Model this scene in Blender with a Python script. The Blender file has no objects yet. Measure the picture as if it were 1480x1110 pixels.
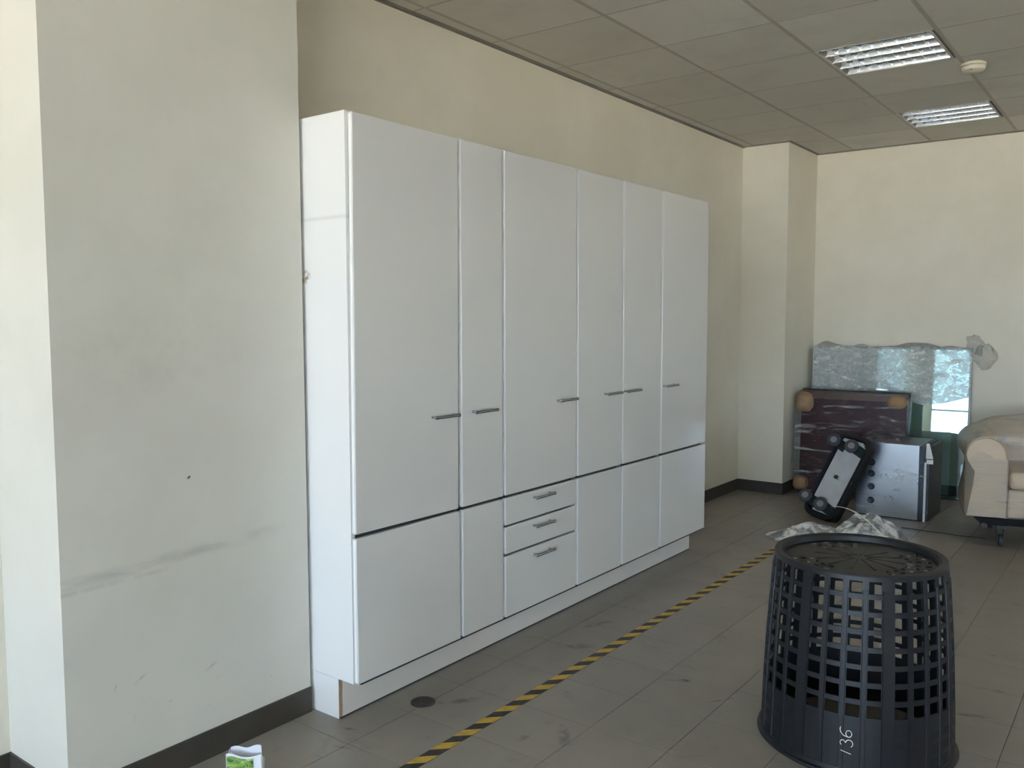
import bpy, bmesh, math, random
from mathutils import Vector, Matrix, noise
random.seed(7)
S = bpy.context.scene
COL = S.collection
R = math.radians

# ------------------------------------------------------------------ camera
CAM = Vector((2.9465, -2.117, 1.5))
yaw, pitch, roll, fpx = 0.6468, 0.0748, -0.0026, 1246.53
cy_, sy_ = math.cos(yaw), math.sin(yaw)
FW = Vector((-sy_*math.cos(pitch), cy_*math.cos(pitch), -math.sin(pitch)))
rt_ = Vector((cy_, sy_, 0)); up_ = rt_.cross(FW)
RT = rt_*math.cos(roll) + up_*math.sin(roll)
UP = -rt_*math.sin(roll) + up_*math.cos(roll)
cam = bpy.data.cameras.new('camera'); cam.sensor_width = 36; cam.lens = fpx/1480*36
co = bpy.data.objects.new('camera', cam); COL.objects.link(co)
M = Matrix((RT, UP, -FW)).transposed().to_4x4(); M.translation = CAM
co.matrix_world = M
S.camera = co

# ------------------------------------------------------------------ world, sun, daylight, exposure
W = bpy.data.worlds.new('sky'); S.world = W; W.use_nodes = True
bg = W.node_tree.nodes['Background']
bg.inputs[0].default_value = (0.605, 0.778, 1.0, 1); bg.inputs[1].default_value = 3.0
sun = bpy.data.lights.new('sun', 'SUN'); sun.energy = 32.0; sun.angle = R(0.5); sun.color = (1, 0.91, 0.78)
so = bpy.data.objects.new('sun', sun); COL.objects.link(so)
so.rotation_euler = (R(-38), R(8), 0)          # high sun behind the building: it lights the yard, not the room
WINX = [(0.3, 2.3), (2.5, 4.5), (4.7, 6.7), (6.9, 8.8)]
WZ0, WZ1, YB, XR = 0.30, 2.80, -9.0, 9.0
for a, b in WINX:                               # sky portals in the window openings
    l = bpy.data.lights.new('window_portal', 'AREA'); l.shape = 'RECTANGLE'
    l.size = b-a; l.size_y = WZ1-WZ0; l.cycles.is_portal = True
    o = bpy.data.objects.new('window_portal', l); COL.objects.link(o)
    o.location = ((a+b)/2, YB-0.16, (WZ0+WZ1)/2); o.rotation_euler = (R(90), 0, 0)
WY0, WY1, WYZ0, WYZ1 = 2.8, 3.7, 1.0, 2.35      # small window added in the unseen right wall to brighten the doors
l = bpy.data.lights.new('window_portal', 'AREA'); l.shape = 'RECTANGLE'; l.size = WY1-WY0; l.size_y = WYZ1-WYZ0; l.cycles.is_portal = True
o = bpy.data.objects.new('window_portal', l); COL.objects.link(o)
o.location = (XR+0.16, (WY0+WY1)/2, (WYZ0+WYZ1)/2); o.rotation_euler = (R(90), 0, R(90))
S.view_settings.view_transform = 'Standard'; S.view_settings.look = 'None'
S.view_settings.gamma = 1; S.view_settings.use_curve_mapping = False
S.view_settings.exposure = 2.34
S.cycles.transparent_max_bounces = 24
S.cycles.max_bounces = 10; S.cycles.diffuse_bounces = 6
S.cycles.use_denoising = True

# ------------------------------------------------------------------ measures
D, DC, DP, CL, CH = 0.6343, 0.6123, 0.5292, 2.9985, 2.2372
ZD, HC, YW, XP, YF = 0.1547, 2.9678, 5.0799, 0.3978, 5.8146
PX, PY1, PY2, BB = 0.3882, -0.9353, -0.0184, 0.0975

# ------------------------------------------------------------------ material helpers
class NT:
    def __init__(s, name):
        s.m = bpy.data.materials.new(name); s.m.use_nodes = True
        s.t = s.m.node_tree; s.b = s.t.nodes['Principled BSDF']; s.o = s.t.nodes['Material Output']
    def n(s, typ, **kw):
        x = s.t.nodes.new(typ)
        for k, v in kw.items(): setattr(x, k, v)
        return x
    def put(s, sock, v):
        if hasattr(v, 'is_linked'): s.t.links.new(v, sock)
        elif isinstance(v, (tuple, list)) and len(v) == 3 and sock.type == 'RGBA': sock.default_value = (*v, 1)
        else: sock.default_value = v
    def math(s, op, a, b=0.0, c=None):
        x = s.n('ShaderNodeMath', operation=op); s.put(x.inputs[0], a); s.put(x.inputs[1], b)
        if c is not None: s.put(x.inputs[2], c)
        return x.outputs[0]
    def mix(s, f, a, b):
        x = s.n('ShaderNodeMix', data_type='RGBA'); s.put(x.inputs[0], f); s.put(x.inputs[6], a); s.put(x.inputs[7], b)
        return x.outputs[2]
    def pos(s):
        g = s.n('ShaderNodeNewGeometry'); return g.outputs['Position']
    def obj(s):
        g = s.n('ShaderNodeTexCoord'); return g.outputs['Object']
    def map(s, v, scale=(1, 1, 1), rot=(0, 0, 0), loc=(0, 0, 0)):
        x = s.n('ShaderNodeMapping'); s.put(x.inputs[0], v); x.inputs['Scale'].default_value = scale
        x.inputs['Rotation'].default_value = rot; x.inputs['Location'].default_value = loc
        return x.outputs[0]
    def noise(s, v, scale, detail=4, rough=0.55, dist=0.0):
        x = s.n('ShaderNodeTexNoise'); s.put(x.inputs['Vector'], v); x.inputs['Scale'].default_value = scale
        x.inputs['Detail'].default_value = detail; x.inputs['Roughness'].default_value = rough
        x.inputs['Distortion'].default_value = dist
        return x.outputs[0]
    def step(s, v, a, b):
        x = s.n('ShaderNodeMapRange', interpolation_type='SMOOTHSTEP'); s.put(x.inputs[0], v)
        x.inputs[1].default_value = a; x.inputs[2].default_value = b
        return x.outputs[0]
    def sep(s, v):
        x = s.n('ShaderNodeSeparateXYZ'); s.put(x.inputs[0], v); return x.outputs
    def bump(s, h, strength=0.2, dist=0.01):
        x = s.n('ShaderNodeBump'); s.put(x.inputs['Height'], h); x.inputs['Strength'].default_value = strength
        x.inputs['Distance'].default_value = dist; return x.outputs[0]
    def rnd(s):
        return s.n('ShaderNodeObjectInfo').outputs['Random']
    def spot(s, sx, u, v, u0, v0, ru, rv, ang=0.0):
        """gauss-like mask round (u0, v0), an ellipse turned by ang"""
        a = s.math('SUBTRACT', u, u0); b = s.math('SUBTRACT', v, v0)
        c, d = math.cos(ang), math.sin(ang)
        p = s.math('ADD', s.math('MULTIPLY', a, c/ru), s.math('MULTIPLY', b, d/ru))
        q = s.math('ADD', s.math('MULTIPLY', a, -d/rv), s.math('MULTIPLY', b, c/rv))
        r2 = s.math('ADD', s.math('MULTIPLY', p, p), s.math('MULTIPLY', q, q))
        return s.step(r2, 1.0, 0.0)
    def set(s, **kw):
        for k, v in kw.items():
            s.put(s.b.inputs[{'color': 'Base Color', 'rough': 'Roughness', 'metal': 'Metallic', 'spec': 'Specular IOR Level',
                              'normal': 'Normal', 'coat': 'Coat Weight', 'aniso': 'Anisotropic', 'sheen': 'Sheen Weight'}[k]], v)
        return s.m

def plain(name, col, rough=0.5, metal=0.0, spec=0.5, amt=0.08, scale=9.0, bump=0.0):
    t = NT(name); v = t.obj(); f = t.noise(v, scale, 5)
    dark = tuple(c*(1-amt) for c in col); lite = tuple(min(1, c*(1+amt)) for c in col)
    t.set(color=t.mix(f, dark, lite), rough=rough, metal=metal, spec=spec)
    if bump: t.set(normal=t.bump(t.noise(v, scale*6, 3), bump, 0.004))
    return t.m

def wall_mat(name, scuffs=None, ca=(0.74, 0.695, 0.58), cb=(0.80, 0.76, 0.65)):
    t = NT(name); p = t.pos(); s = t.sep(p)
    f = t.noise(p, 1.3, 5, 0.6); g = t.noise(p, 5.0, 6, 0.65)
    col = t.mix(t.step(f, 0.35, 0.68), ca, cb)
    col = t.mix(t.math('MULTIPLY', t.step(g, 0.55, 0.8), 0.10), col, (0.45, 0.43, 0.38))
    if scuffs:
        n = t.noise(p, 9.0, 5, 0.7)
        # long rubbed band, thin line under it, soft patch higher up
        h = t.math('ADD', 0.742, t.math('MULTIPLY', s[1], 0.028))
        band = t.step(t.math('ABSOLUTE', t.math('SUBTRACT', s[2], h)), 0.032, 0.0)
        band = t.math('MULTIPLY', band, t.step(t.noise(t.map(p, (1, 2.2, 10)), 2.0, 4), 0.36, 0.66))
        band = t.math('MULTIPLY', t.math('MULTIPLY', band, t.step(s[0], PX-0.01, PX-0.001)), t.step(s[1], -0.05, -0.3))
        line = t.step(t.math('ABSOLUTE', t.math('SUBTRACT', s[2], t.math('ADD', 0.700, t.math('MULTIPLY', s[1], 0.012)))), 0.012, 0.0)
        line = t.math('MULTIPLY', t.math('MULTIPLY', line, t.math('MULTIPLY', t.step(s[0], PX-0.01, PX-0.001), t.step(s[1], -0.55, -0.66))), t.step(t.noise(t.map(p, (1, 6, 1)), 4, 3), 0.35, 0.6))
        low = t.math('MULTIPLY', t.step(t.noise(t.map(p, (1, 1, 1.5)), 16.0, 6, 0.75), 0.63, 0.72), t.step(s[2], 0.46, 0.22))
        low = t.math('MULTIPLY', low, t.step(t.noise(p, 3.2, 2), 0.45, 0.62))
        soft = t.math('MULTIPLY', t.spot(0, s[1], s[2], -0.62, 1.40, 0.42, 0.16), t.step(n, 0.4, 0.7))
        hole = t.spot(0, s[1], s[2], -0.507, 0.981, 0.010, 0.006, 0.6)
        for mk, k, c in ((band, .42, (0.36, 0.35, 0.33)), (line, .20, (0.25, 0.24, 0.22)), (low, .55, (0.22, 0.19, 0.16)), (soft, .16, (0.4, 0.39, 0.36)), (hole, .9, (0.05, 0.05, 0.05))):
            col = t.mix(t.math('MULTIPLY', mk, k), col, c)
        for (y, z, ru, rv, an) in ((-0.70, .36, .03, .006, .5), (-0.78, .355, .008, .02, 0), (-0.45, .315, .045, .008, .35), (-0.2, .2, .008, .01, 0), (-0.66, .29, .02, .004, .4), (-0.60, .25, .01, .006, 0)):
            col = t.mix(t.math('MULTIPLY', t.math('MULTIPLY', t.spot(0, s[1], s[2], y, z, ru, rv, an), t.step(t.noise(p, 40, 3), .35, .65)), .28), col, (0.20, 0.18, 0.155))
    return t.set(color=col, rough=0.6, spec=0.35, normal=t.bump(t.noise(p, 60, 3), 0.08, 0.004))

def floor_mat():
    t = NT('vinyl_floor'); p = t.pos(); s = t.sep(p)
    f = t.noise(p, 1.1, 4, 0.6); g = t.noise(p, 14.0, 6, 0.7); k = t.noise(t.map(p, (1, 1, 1)), 4.2, 6, 0.72, 0.4)
    col = t.mix(t.step(f, 0.3, 0.7), (0.285, 0.262, 0.225), (0.36, 0.328, 0.28))
    col = t.mix(t.math('MULTIPLY', t.rnd(), 0.16), col, (0.23, 0.215, 0.19))
    col = t.mix(t.math('MULTIPLY', t.step(k, 0.55, 0.75), 0.42), col, (0.16, 0.149, 0.132))
    col = t.mix(t.math('MULTIPLY', t.step(g, 0.62, 0.74), 0.38), col, (0.08, 0.074, 0.066))
    sc = t.noise(t.map(p, (1.2, 9, 1), (0, 0, R(35))), 3.0, 5, 0.7)
    col = t.mix(t.math('MULTIPLY', t.step(sc, 0.64, 0.72), 0.28), col, (0.09, 0.083, 0.074))
    br = t.step(t.noise(p, 22.0, 4, 0.7), 0.35, 0.62)
    for (x, y, ru, rv, an, a) in ((1.415, 1.092, .035, .02, .6, .85), (1.38, 1.07, .05, .008, .5, .6), (0.80, .40, .07, .03, .9, .65), (0.745, .335, .03, .015, 0, .5),
                                  (1.275, .40, .10, .03, 2.2, .5), (1.927, .864, .016, .014, 0, .8), (1.614, 1.01, .09, .01, 1.0, .5), (2.398, 2.164, .018, .012, 0, .85),
                                  (1.17, .30, .05, .02, 1.5, .45), (0.86, 1.15, .10, .04, .8, .5), (0.78, 1.45, .12, .03, 1.2, .45), (1.33, .86, .02, .012, 0, .6), (2.42, 1.45, .10, .02, .3, .6), (2.45, 1.75, .08, .02, .2, .4),
                                  (0.62, -.03, .04, .012, .4, .6), (0.70, -.14, .05, .01, .3, .5)):
        col = t.mix(t.math('MULTIPLY', t.math('MULTIPLY', t.spot(0, s[0], s[1], x, y, ru, rv, an), br), a), col, (0.045, 0.042, 0.038))
    rgh = t.math('ADD', 0.27, t.math('MULTIPLY', k, 0.22))
    return t.set(color=col, rough=rgh, spec=0.42, normal=t.bump(t.noise(p, 7, 3), 0.03, 0.01))

def ceil_mat():
    t = NT('ceiling_board'); p = t.pos()
    f = t.noise(p, 2.2, 6, 0.65); g = t.noise(t.map(p, (5, 1, 1)), 2.0, 5, 0.7, 0.3); r = t.rnd()
    a = t.mix(r, (0.60, 0.575, 0.515), (0.70, 0.675, 0.62))
    a = t.mix(t.math('MULTIPLY', t.step(f, 0.45, 0.75), 0.35), a, (0.45, 0.43, 0.385))
    a = t.mix(t.math('MULTIPLY', t.step(g, 0.66, 0.76), 0.35), a, (0.13, 0.12, 0.10))
    return t.set(color=a, rough=0.85, spec=0.2, normal=t.bump(t.noise(p, 120, 2), 0.15, 0.002))

def film_mat(name, lo=0.04, hi=0.55, haze=0.10, scale=9.0, stretch=(1, 1, 1), rot=(0, 0, 0), tint=(0.97, 0.98, 0.98), rough=0.10, bstr=0.8, streak=0.0, sscale=(1, 1, 8), hr=(0.3, 0.75)):
    t = NT(name); v = t.map(t.obj(), stretch, rot)
    n = t.noise(v, scale, 5, 0.6, 0.6); n2 = t.noise(v, scale*3.2, 4, 0.6, 0.4)
    h = t.math('ADD', n, t.math('MULTIPLY', n2, 0.4))
    nm = t.bump(h, bstr, 0.02)
    tr = t.n('ShaderNodeBsdfTransparent'); tr.inputs[0].default_value = (*tint, 1)
    gl = t.n('ShaderNodeBsdfGlossy'); gl.inputs['Roughness'].default_value = rough; t.put(gl.inputs['Normal'], nm)
    gl.inputs[0].default_value = (0.95, 0.97, 1, 1)
    df = t.n('ShaderNodeBsdfDiffuse'); df.inputs[0].default_value = (0.78, 0.78, 0.76, 1); t.put(df.inputs['Normal'], nm)
    fr = t.n('ShaderNodeFresnel'); fr.inputs[0].default_value = 1.5; t.put(fr.inputs['Normal'], nm)
    k = t.math('ADD', t.math('MULTIPLY', t.step(n2, 0.52, 0.72), hi*0.35), t.math('ADD', lo, t.math('MULTIPLY', fr.outputs[0], hi)))
    m1 = t.n('ShaderNodeMixShader'); t.put(m1.inputs[0], t.math('ADD', t.math('MULTIPLY', t.step(n, *hr), haze*2), t.math('MULTIPLY', t.step(t.noise(t.map(t.obj(), sscale, rot), 4.0, 4, 0.65, 0.5), 0.54, 0.68), streak))); t.put(m1.inputs[1], tr.outputs[0]); t.put(m1.inputs[2], df.outputs[0])  # streak mixes in diffuse white: crease whitening that also paints in highlights
    m2 = t.n('ShaderNodeMixShader'); t.put(m2.inputs[0], t.math('MINIMUM', k, 0.95)); t.put(m2.inputs[1], m1.outputs[0]); t.put(m2.inputs[2], gl.outputs[0])
    t.put(t.o.inputs[0], m2.outputs[0])
    return t.m

def glass_mat():
    t = NT('green_glass')
    tr = t.n('ShaderNodeBsdfTransparent'); tr.inputs[0].default_value = (0.925, 0.958, 0.945, 1)
    gl = t.n('ShaderNodeBsdfGlossy'); gl.inputs['Roughness'].default_value = 0.015; gl.inputs[0].default_value = (0.94, 1, 1, 1)
    fr = t.n('ShaderNodeFresnel'); fr.inputs[0].default_value = 1.55
    m = t.n('ShaderNodeMixShader'); t.put(m.inputs[0], t.math('MULTIPLY', fr.outputs[0], 1.5)); t.put(m.inputs[1], tr.outputs[0]); t.put(m.inputs[2], gl.outputs[0])
    t.put(t.o.inputs[0], m.outputs[0]); return t.m

def tape_mat():
    t = NT('hazard_tape_print'); p = t.pos(); s = t.sep(p)
    u = t.math('FRACT', t.math('DIVIDE', t.math('ADD', t.math('SUBTRACT', s[1], t.math('MULTIPLY', s[0], 1.0)), 10.955), TAPE_P))
    m = t.math('GREATER_THAN', u, 0.5)
    w = t.noise(p, 30, 5, 0.7)
    y = t.mix(t.step(w, 0.35, 0.8), (0.72, 0.46, 0.05), (0.42, 0.28, 0.06))
    k = t.mix(t.step(w, 0.45, 0.85), (0.028, 0.025, 0.022), (0.10, 0.09, 0.075))
    return t.set(color=t.mix(m, k, y), rough=0.45)

def leaf_print():
    t = NT('leafy_print'); v = t.obj()
    a = t.noise(t.map(v, (30, 1, 60), (0, 0.5, 0)), 1.0, 3, 0.6, 1.2)
    c = t.mix(t.step(a, 0.35, 0.5), (0.035, 0.10, 0.012), (0.20, 0.36, 0.06))
    c = t.mix(t.step(a, 0.52, 0.7), c, (0.50, 0.66, 0.26))
    return t.set(color=c, rough=0.45)

def steel_mat(name, col=(0.62, 0.65, 0.70), rough=0.28):
    t = NT(name); v = t.obj()
    n = t.noise(t.map(v, (2, 2, 60)), 4.0, 5, 0.7); f = t.noise(v, 5, 5, 0.7)
    return t.set(color=t.mix(f, tuple(c*0.82 for c in col), col), metal=1.0, rough=t.math('ADD', rough-0.08, t.math('MULTIPLY', f, 0.18)), normal=t.bump(n, 0.06, 0.003))

TAPE_P = 0.1215
MT = {}
MT['wall'] = wall_mat('painted_wall'); MT['pillar'] = wall_mat('scuffed_painted_wall', True, (0.665, 0.65, 0.58), (0.72, 0.705, 0.64))
MT['floor'] = floor_mat(); MT['ceil'] = ceil_mat()
MT['grout'] = plain('floor_base', (0.085, 0.08, 0.072), 0.8)
MT['grid'] = plain('ceiling_grid', (0.44, 0.415, 0.36), 0.8)
MT['skirt'] = plain('skirting_rubber', (0.060, 0.052, 0.043), 0.4, amt=0.25)
MT['trim'] = plain('edge_trim', (0.20, 0.185, 0.155), 0.6, amt=0.4, scale=4)
t = NT('white_gloss_paint'); p_ = t.obj(); f_ = t.noise(p_, 1.5, 4)
MT['white'] = t.set(color=t.mix(f_, (0.74, 0.74, 0.725), (0.79, 0.79, 0.775)), rough=0.15, spec=0.8, normal=t.bump(t.noise(p_, 2.2, 2), 0.025, 0.02))
t = NT('white_side_laminate'); p_ = t.pos(); s_ = t.sep(p_)
sm = t.math('MULTIPLY', t.step(t.math('ABSOLUTE', t.math('SUBTRACT', s_[2], 1.868)), 0.012, 0.0), 0.22)
c_ = t.mix(sm, (0.84, 0.84, 0.83), (0.35, 0.34, 0.32))
c_ = t.mix(t.math('MULTIPLY', t.spot(0, s_[0], s_[2], 0.385, 1.66, 0.035, 0.03), t.step(t.noise(p_, 40, 3), .4, .6)), c_, (0.35, 0.24, 0.15))
MT['side'] = t.set(color=c_, rough=0.35)
MT['edge'] = plain('lit_edge_band', (0.93, 0.93, 0.92), 0.3, amt=0.01)  # lighter than the door faces, to paint in window light on the edges
MT['plinth'] = plain('plinth_board', (0.76, 0.73, 0.69), 0.45, amt=0.03)
MT['dark'] = plain('cabinet_gap_shade', (0.05, 0.05, 0.05), 0.7)  # near-black that paints in the shade of the cabinet gaps
MT['chip'] = plain('bare_chipboard_edge', (0.42, 0.30, 0.20), 0.8, amt=0.3, scale=60)
MT['chrome'] = plain('satin_chrome', (0.42, 0.43, 0.45), 0.25, 1.0, amt=0.04)
MT['alu'] = plain('mirror_aluminium', (0.86, 0.87, 0.88), 0.10, 1.0, amt=0.03)
MT['tube'] = plain('unlit_lamp_tube', (0.85, 0.85, 0.84), 0.3)
MT['lampframe'] = plain('lamp_frame_paint', (0.55, 0.54, 0.50), 0.5)
MT['plastic_cream'] = plain('cream_plastic', (0.66, 0.62, 0.50), 0.45)
MT['black'] = plain('black_moulded_plastic', (0.0085, 0.0095, 0.0125), 0.45, amt=0.25, scale=14)
MT['blackdull'] = plain('dull_black_plastic', (0.009, 0.009, 0.011), 0.55, amt=0.3)
MT['rubber'] = plain('grey_rubber', (0.05, 0.052, 0.056), 0.6)
MT['hub'] = plain('caster_hub_grey', (0.20, 0.21, 0.225), 0.5)
MT['bracket'] = plain('dark_green_grey_bracket', (0.022, 0.034, 0.031), 0.5)
MT['board'] = plain('worn_grey_board', (0.52, 0.54, 0.56), 0.55, amt=0.22, scale=12)
MT['chalk'] = plain('white_marker', (0.85, 0.87, 0.9), 0.6)
MT['tape'] = tape_mat(); MT['leaf'] = leaf_print()
MT['paper'] = plain('white_paper', (0.82, 0.84, 0.90), 0.6, amt=0.03)
MT['cap'] = plain('dark_floor_metal', (0.085, 0.075, 0.07), 0.5, 0.3, amt=0.3, scale=25)
MT['steel'] = steel_mat('brushed_steel'); MT['steeldark'] = plain('dark_steel_gap', (0.05, 0.055, 0.065), 0.35, 0.6)
MT['seal'] = plain('white_door_seal', (0.80, 0.78, 0.74), 0.5)
MT['maroon'] = plain('maroon_leather', (0.040, 0.009, 0.010), 0.42, spec=0.3, amt=0.3, scale=6, bump=0.15)
MT['brown'] = plain('dark_brown_wood', (0.085, 0.045, 0.030), 0.4, amt=0.3)
MT['tan'] = plain('tan_corner_pad', (0.36, 0.21, 0.10), 0.6, amt=0.25, scale=12)
MT['cream'] = plain('beige_leather', (0.60, 0.475, 0.33), 0.5, amt=0.12, scale=6, bump=0.1)
MT['glass'] = glass_mat(); MT['glassedge'] = plain('dark_glass_edge', (0.035, 0.05, 0.055), 0.2)
MT['film_panel'] = film_mat('cling_film_panel', 0.0, 0.17, 0.006, 6, (1, 1, 2.5), (0, R(35), 0), streak=0.40, sscale=(0.5, 1, 4.5))
MT['film_box'] = film_mat('cling_film_box', 0.0, 0.10, 0.008, 7, (1, 1, 2.5), (0, R(-22), 0), bstr=0.4, streak=0.16, sscale=(0.8, 1, 7))
MT['film_sofa'] = film_mat('cling_film_sofa', 0.03, 0.48, 0.05, 6, (0.8, 0.8, 6), (0, R(4), 0), streak=0.26, sscale=(0.6, 0.6, 6))
MT['film_glass'] = film_mat('bubble_film', 0.03, 0.24, 0.31, 24, (1, 1, 1.4), (0, R(30), 0), tint=(0.93, 0.96, 0.95), rough=0.25, bstr=0.55, streak=0.30, sscale=(2, 1, 5), hr=(-0.15, 1.1))
MT['film_heap'] = film_mat('loose_film', 0.12, 0.60, 0.80, 11, rough=0.16, tint=(0.90, 0.90, 0.92))
MT['film_tuft'] = film_mat('loose_film_tuft', 0.03, 0.30, 0.05, 14, rough=0.12, tint=(0.93, 0.93, 0.92))
MT['strap'] = plain('white_strap', (0.78, 0.77, 0.68), 0.45)
MT['yard'] = plain('yard_concrete', (0.34, 0.32, 0.28), 0.9, scale=0.5)

# ------------------------------------------------------------------ geometry helpers
def box(bm, x0, x1, y0, y1, z0, z1, mi=0, skip=()):
    v = [bm.verts.new(c) for c in ((x0, y0, z0), (x1, y0, z0), (x1, y1, z0), (x0, y1, z0), (x0, y0, z1), (x1, y0, z1), (x1, y1, z1), (x0, y1, z1))]
    for k, f in {'b': (3, 2, 1, 0), 't': (4, 5, 6, 7), 'f': (0, 1, 5, 4), 'r': (1, 2, 6, 5), 'k': (2, 3, 7, 6), 'l': (3, 0, 4, 7)}.items():
        if k not in skip: bm.faces.new([v[i] for i in f]).material_index = mi
    return v
def finish(name, bm, mats, parent=None, bevel=0, smooth=False, loc=None, seg=2, kind=None, recalc=True):
    if bevel:
        ed = [e for e in bm.edges if len(e.link_faces) == 2 and e.calc_face_angle(0) > R(30)]
        bmesh.ops.bevel(bm, geom=ed, offset=bevel, segments=seg, affect='EDGES', profile=0.7, clamp_overlap=True)
    if recalc: bmesh.ops.recalc_face_normals(bm, faces=bm.faces)
    me = bpy.data.meshes.new(name); bm.to_mesh(me); bm.free()
    for m in (mats if isinstance(mats, (list, tuple)) else [mats]): me.materials.append(m)
    if smooth:
        me.shade_smooth(); me.set_sharp_from_angle(angle=R(38))
    o = bpy.data.objects.new(name, me); COL.objects.link(o)
    if parent: o.parent = parent
    if loc is not None: o.location = loc
    if kind: o['kind'] = kind
    return o
def bx(name, x0, x1, y0, y1, z0, z1, mat, parent=None, bevel=0, **kw):
    bm = bmesh.new(); box(bm, x0, x1, y0, y1, z0, z1); return finish(name, bm, mat, parent, bevel, **kw)
def tag(o, label, cat, group=None, kind=None):
    o['label'] = label; o['category'] = cat
    if group: o['group'] = group
    if kind: o['kind'] = kind
    return o
def thing(name, label, cat, loc=(0, 0, 0), rz=0, group=None):
    o = bpy.data.objects.new(name, None); COL.objects.link(o); o.location = loc; o.rotation_euler = (0, 0, rz)
    o.empty_display_size = 0.1
    return tag(o, label, cat, group)
def lathe(bm, prof, seg=32, c=(0, 0, 0), axis='z', close=False, mi=0):
    rings = []
    for r, h in prof:
        ring = []
        for i in range(seg):
            a = 2*math.pi*i/seg; u, w = r*math.cos(a), r*math.sin(a)
            q = {'z': (u, w, h), 'y': (u, h, w), 'x': (h, u, w)}[axis]
            ring.append(bm.verts.new((q[0]+c[0], q[1]+c[1], q[2]+c[2])))
        rings.append(ring)
    n = len(rings)
    for a in range(n if close else n-1):
        A, B = rings[a], rings[(a+1) % n]
        for i in range(seg):
            bm.faces.new((A[i], A[(i+1) % seg], B[(i+1) % seg], B[i])).material_index = mi
    if not close:
        for ring in (rings[0], rings[-1]):
            try: bm.faces.new(ring).material_index = mi
            except ValueError: pass
def tube(bm, pts, r, seg=8, mi=0, flat=1.0):
    pts = [Vector(p) for p in pts]; rings = []
    for i, p in enumerate(pts):
        d = (pts[min(i+1, len(pts)-1)] - pts[max(i-1, 0)]).normalized()
        ref = Vector((0, 0, 1)) if abs(d.z) < 0.9 else Vector((1, 0, 0))
        a = d.cross(ref).normalized(); b = d.cross(a).normalized()
        rings.append([bm.verts.new(p + a*r*math.cos(2*math.pi*k/seg) + b*r*flat*math.sin(2*math.pi*k/seg)) for k in range(seg)])
    for A, B in zip(rings, rings[1:]):
        for k in range(seg): bm.faces.new((A[k], A[(k+1) % seg], B[(k+1) % seg], B[k])).material_index = mi
    bm.faces.new(rings[0]); bm.faces.new(rings[-1])
def hull(name, pts, mat, parent, sub=0.09, amp=0.004, seed=0):
    """a film skin stretched round the given points"""
    bm = bmesh.new()
    for p in pts: bm.verts.new(p)
    r = bmesh.ops.convex_hull(bm, input=bm.verts)
    bmesh.ops.delete(bm, geom=[v for v in bm.verts if not v.link_faces], context='VERTS')
    for _ in range(5):
        ed = [e for e in bm.edges if e.calc_length() > sub]
        if not ed: break
        bmesh.ops.subdivide_edges(bm, edges=ed, cuts=1); bmesh.ops.triangulate(bm, faces=[f for f in bm.faces if len(f.verts) > 3])
    bmesh.ops.recalc_face_normals(bm, faces=bm.faces); bm.normal_update()
    for v in bm.verts:
        v.co += v.normal*(amp + amp*noise.noise(v.co*9+Vector((seed, 0, 0))))
    return finish(name, bm, mat, parent, smooth=True)

# ------------------------------------------------------------------ the setting
def proj(v):
    d = Vector(v)-CAM; z = d.dot(FW)
    if z < 0.15: return None
    return 740+fpx*d.dot(RT)/z, 555-fpx*d.dot(UP)/z
def seen(x0, x1, y0, y1, z):
    q = [proj((x, y, z)) for x in (x0, x1) for y in (y0, y1)]
    if any(a is None for a in q): return 0
    u = [a[0] for a in q]; v = [a[1] for a in q]
    if max(u) < -20 or min(u) > 1500 or max(v) < -20 or min(v) > 1130: return 0
    return (max(u)-min(u))*(max(v)-min(v))

fl = bx('floor', -0.3, XR+0.2, YB-0.2, YF+0.2, -0.12, -0.003, MT['grout'])
tag(fl, 'grey-beige vinyl tiled floor, scuffed and dirty', 'floor', kind='structure')
TS = 0.31; cells = []
for i in range(-3, 28):
    for j in range(-31, 19):
        x0 = max(0.70+TS*i, 0.0); x1 = min(0.70+TS*(i+1), XR); y0 = max(0.20+TS*j, YB); y1 = min(0.20+TS*(j+1), YF)
        if x1-x0 < 0.01 or y1-y0 < 0.01: continue
        cells.append((seen(x0, x1, y0, y1, 0), x0, x1, y0, y1))
cells.sort(reverse=True)
meshes = {}
def tile_bm(bm, x0, x1, y0, y1, zb, zt, g, ch):
    a = [(x0+g, x1-g, y0+g, y1-g, zb), (x0+g, x1-g, y0+g, y1-g, zt+(ch if zt < zb else -ch)), (x0+g+ch, x1-g-ch, y0+g+ch, y1-g-ch, zt)]
    rg = [[bm.verts.new(c) for c in ((p[0], p[2], p[4]), (p[1], p[2], p[4]), (p[1], p[3], p[4]), (p[0], p[3], p[4]))] for p in a]
    for A, B in zip(rg, rg[1:]):
        for k in range(4): bm.faces.new((A[k], A[(k+1) % 4], B[(k+1) % 4], B[k]))
    bm.faces.new(rg[-1])
def tiles(name, cells, par, mat, zb, zt, g, ch, limit, restname):
    rest = bmesh.new(); nrest = 0
    for n, (w, x0, x1, y0, y1) in enumerate(cells):
        if w > 0 and n < limit:
            key = (name, round(x1-x0, 4), round(y1-y0, 4))
            if key not in meshes:
                bm = bmesh.new(); tile_bm(bm, 0, x1-x0, 0, y1-y0, zb, zt, g, ch)
                bmesh.ops.recalc_face_normals(bm, faces=bm.faces)
                me = bpy.data.meshes.new(name); bm.to_mesh(me); bm.free(); me.materials.append(mat); meshes[key] = me
            o = bpy.data.objects.new(name, meshes[key]); COL.objects.link(o); o.parent = par; o.location = (x0, y0, 0)
        else:
            tile_bm(rest, x0, x1, y0, y1, zb, zt, g, ch); nrest += 1
    if nrest: finish(restname, rest, mat, par, kind='stuff')
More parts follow.
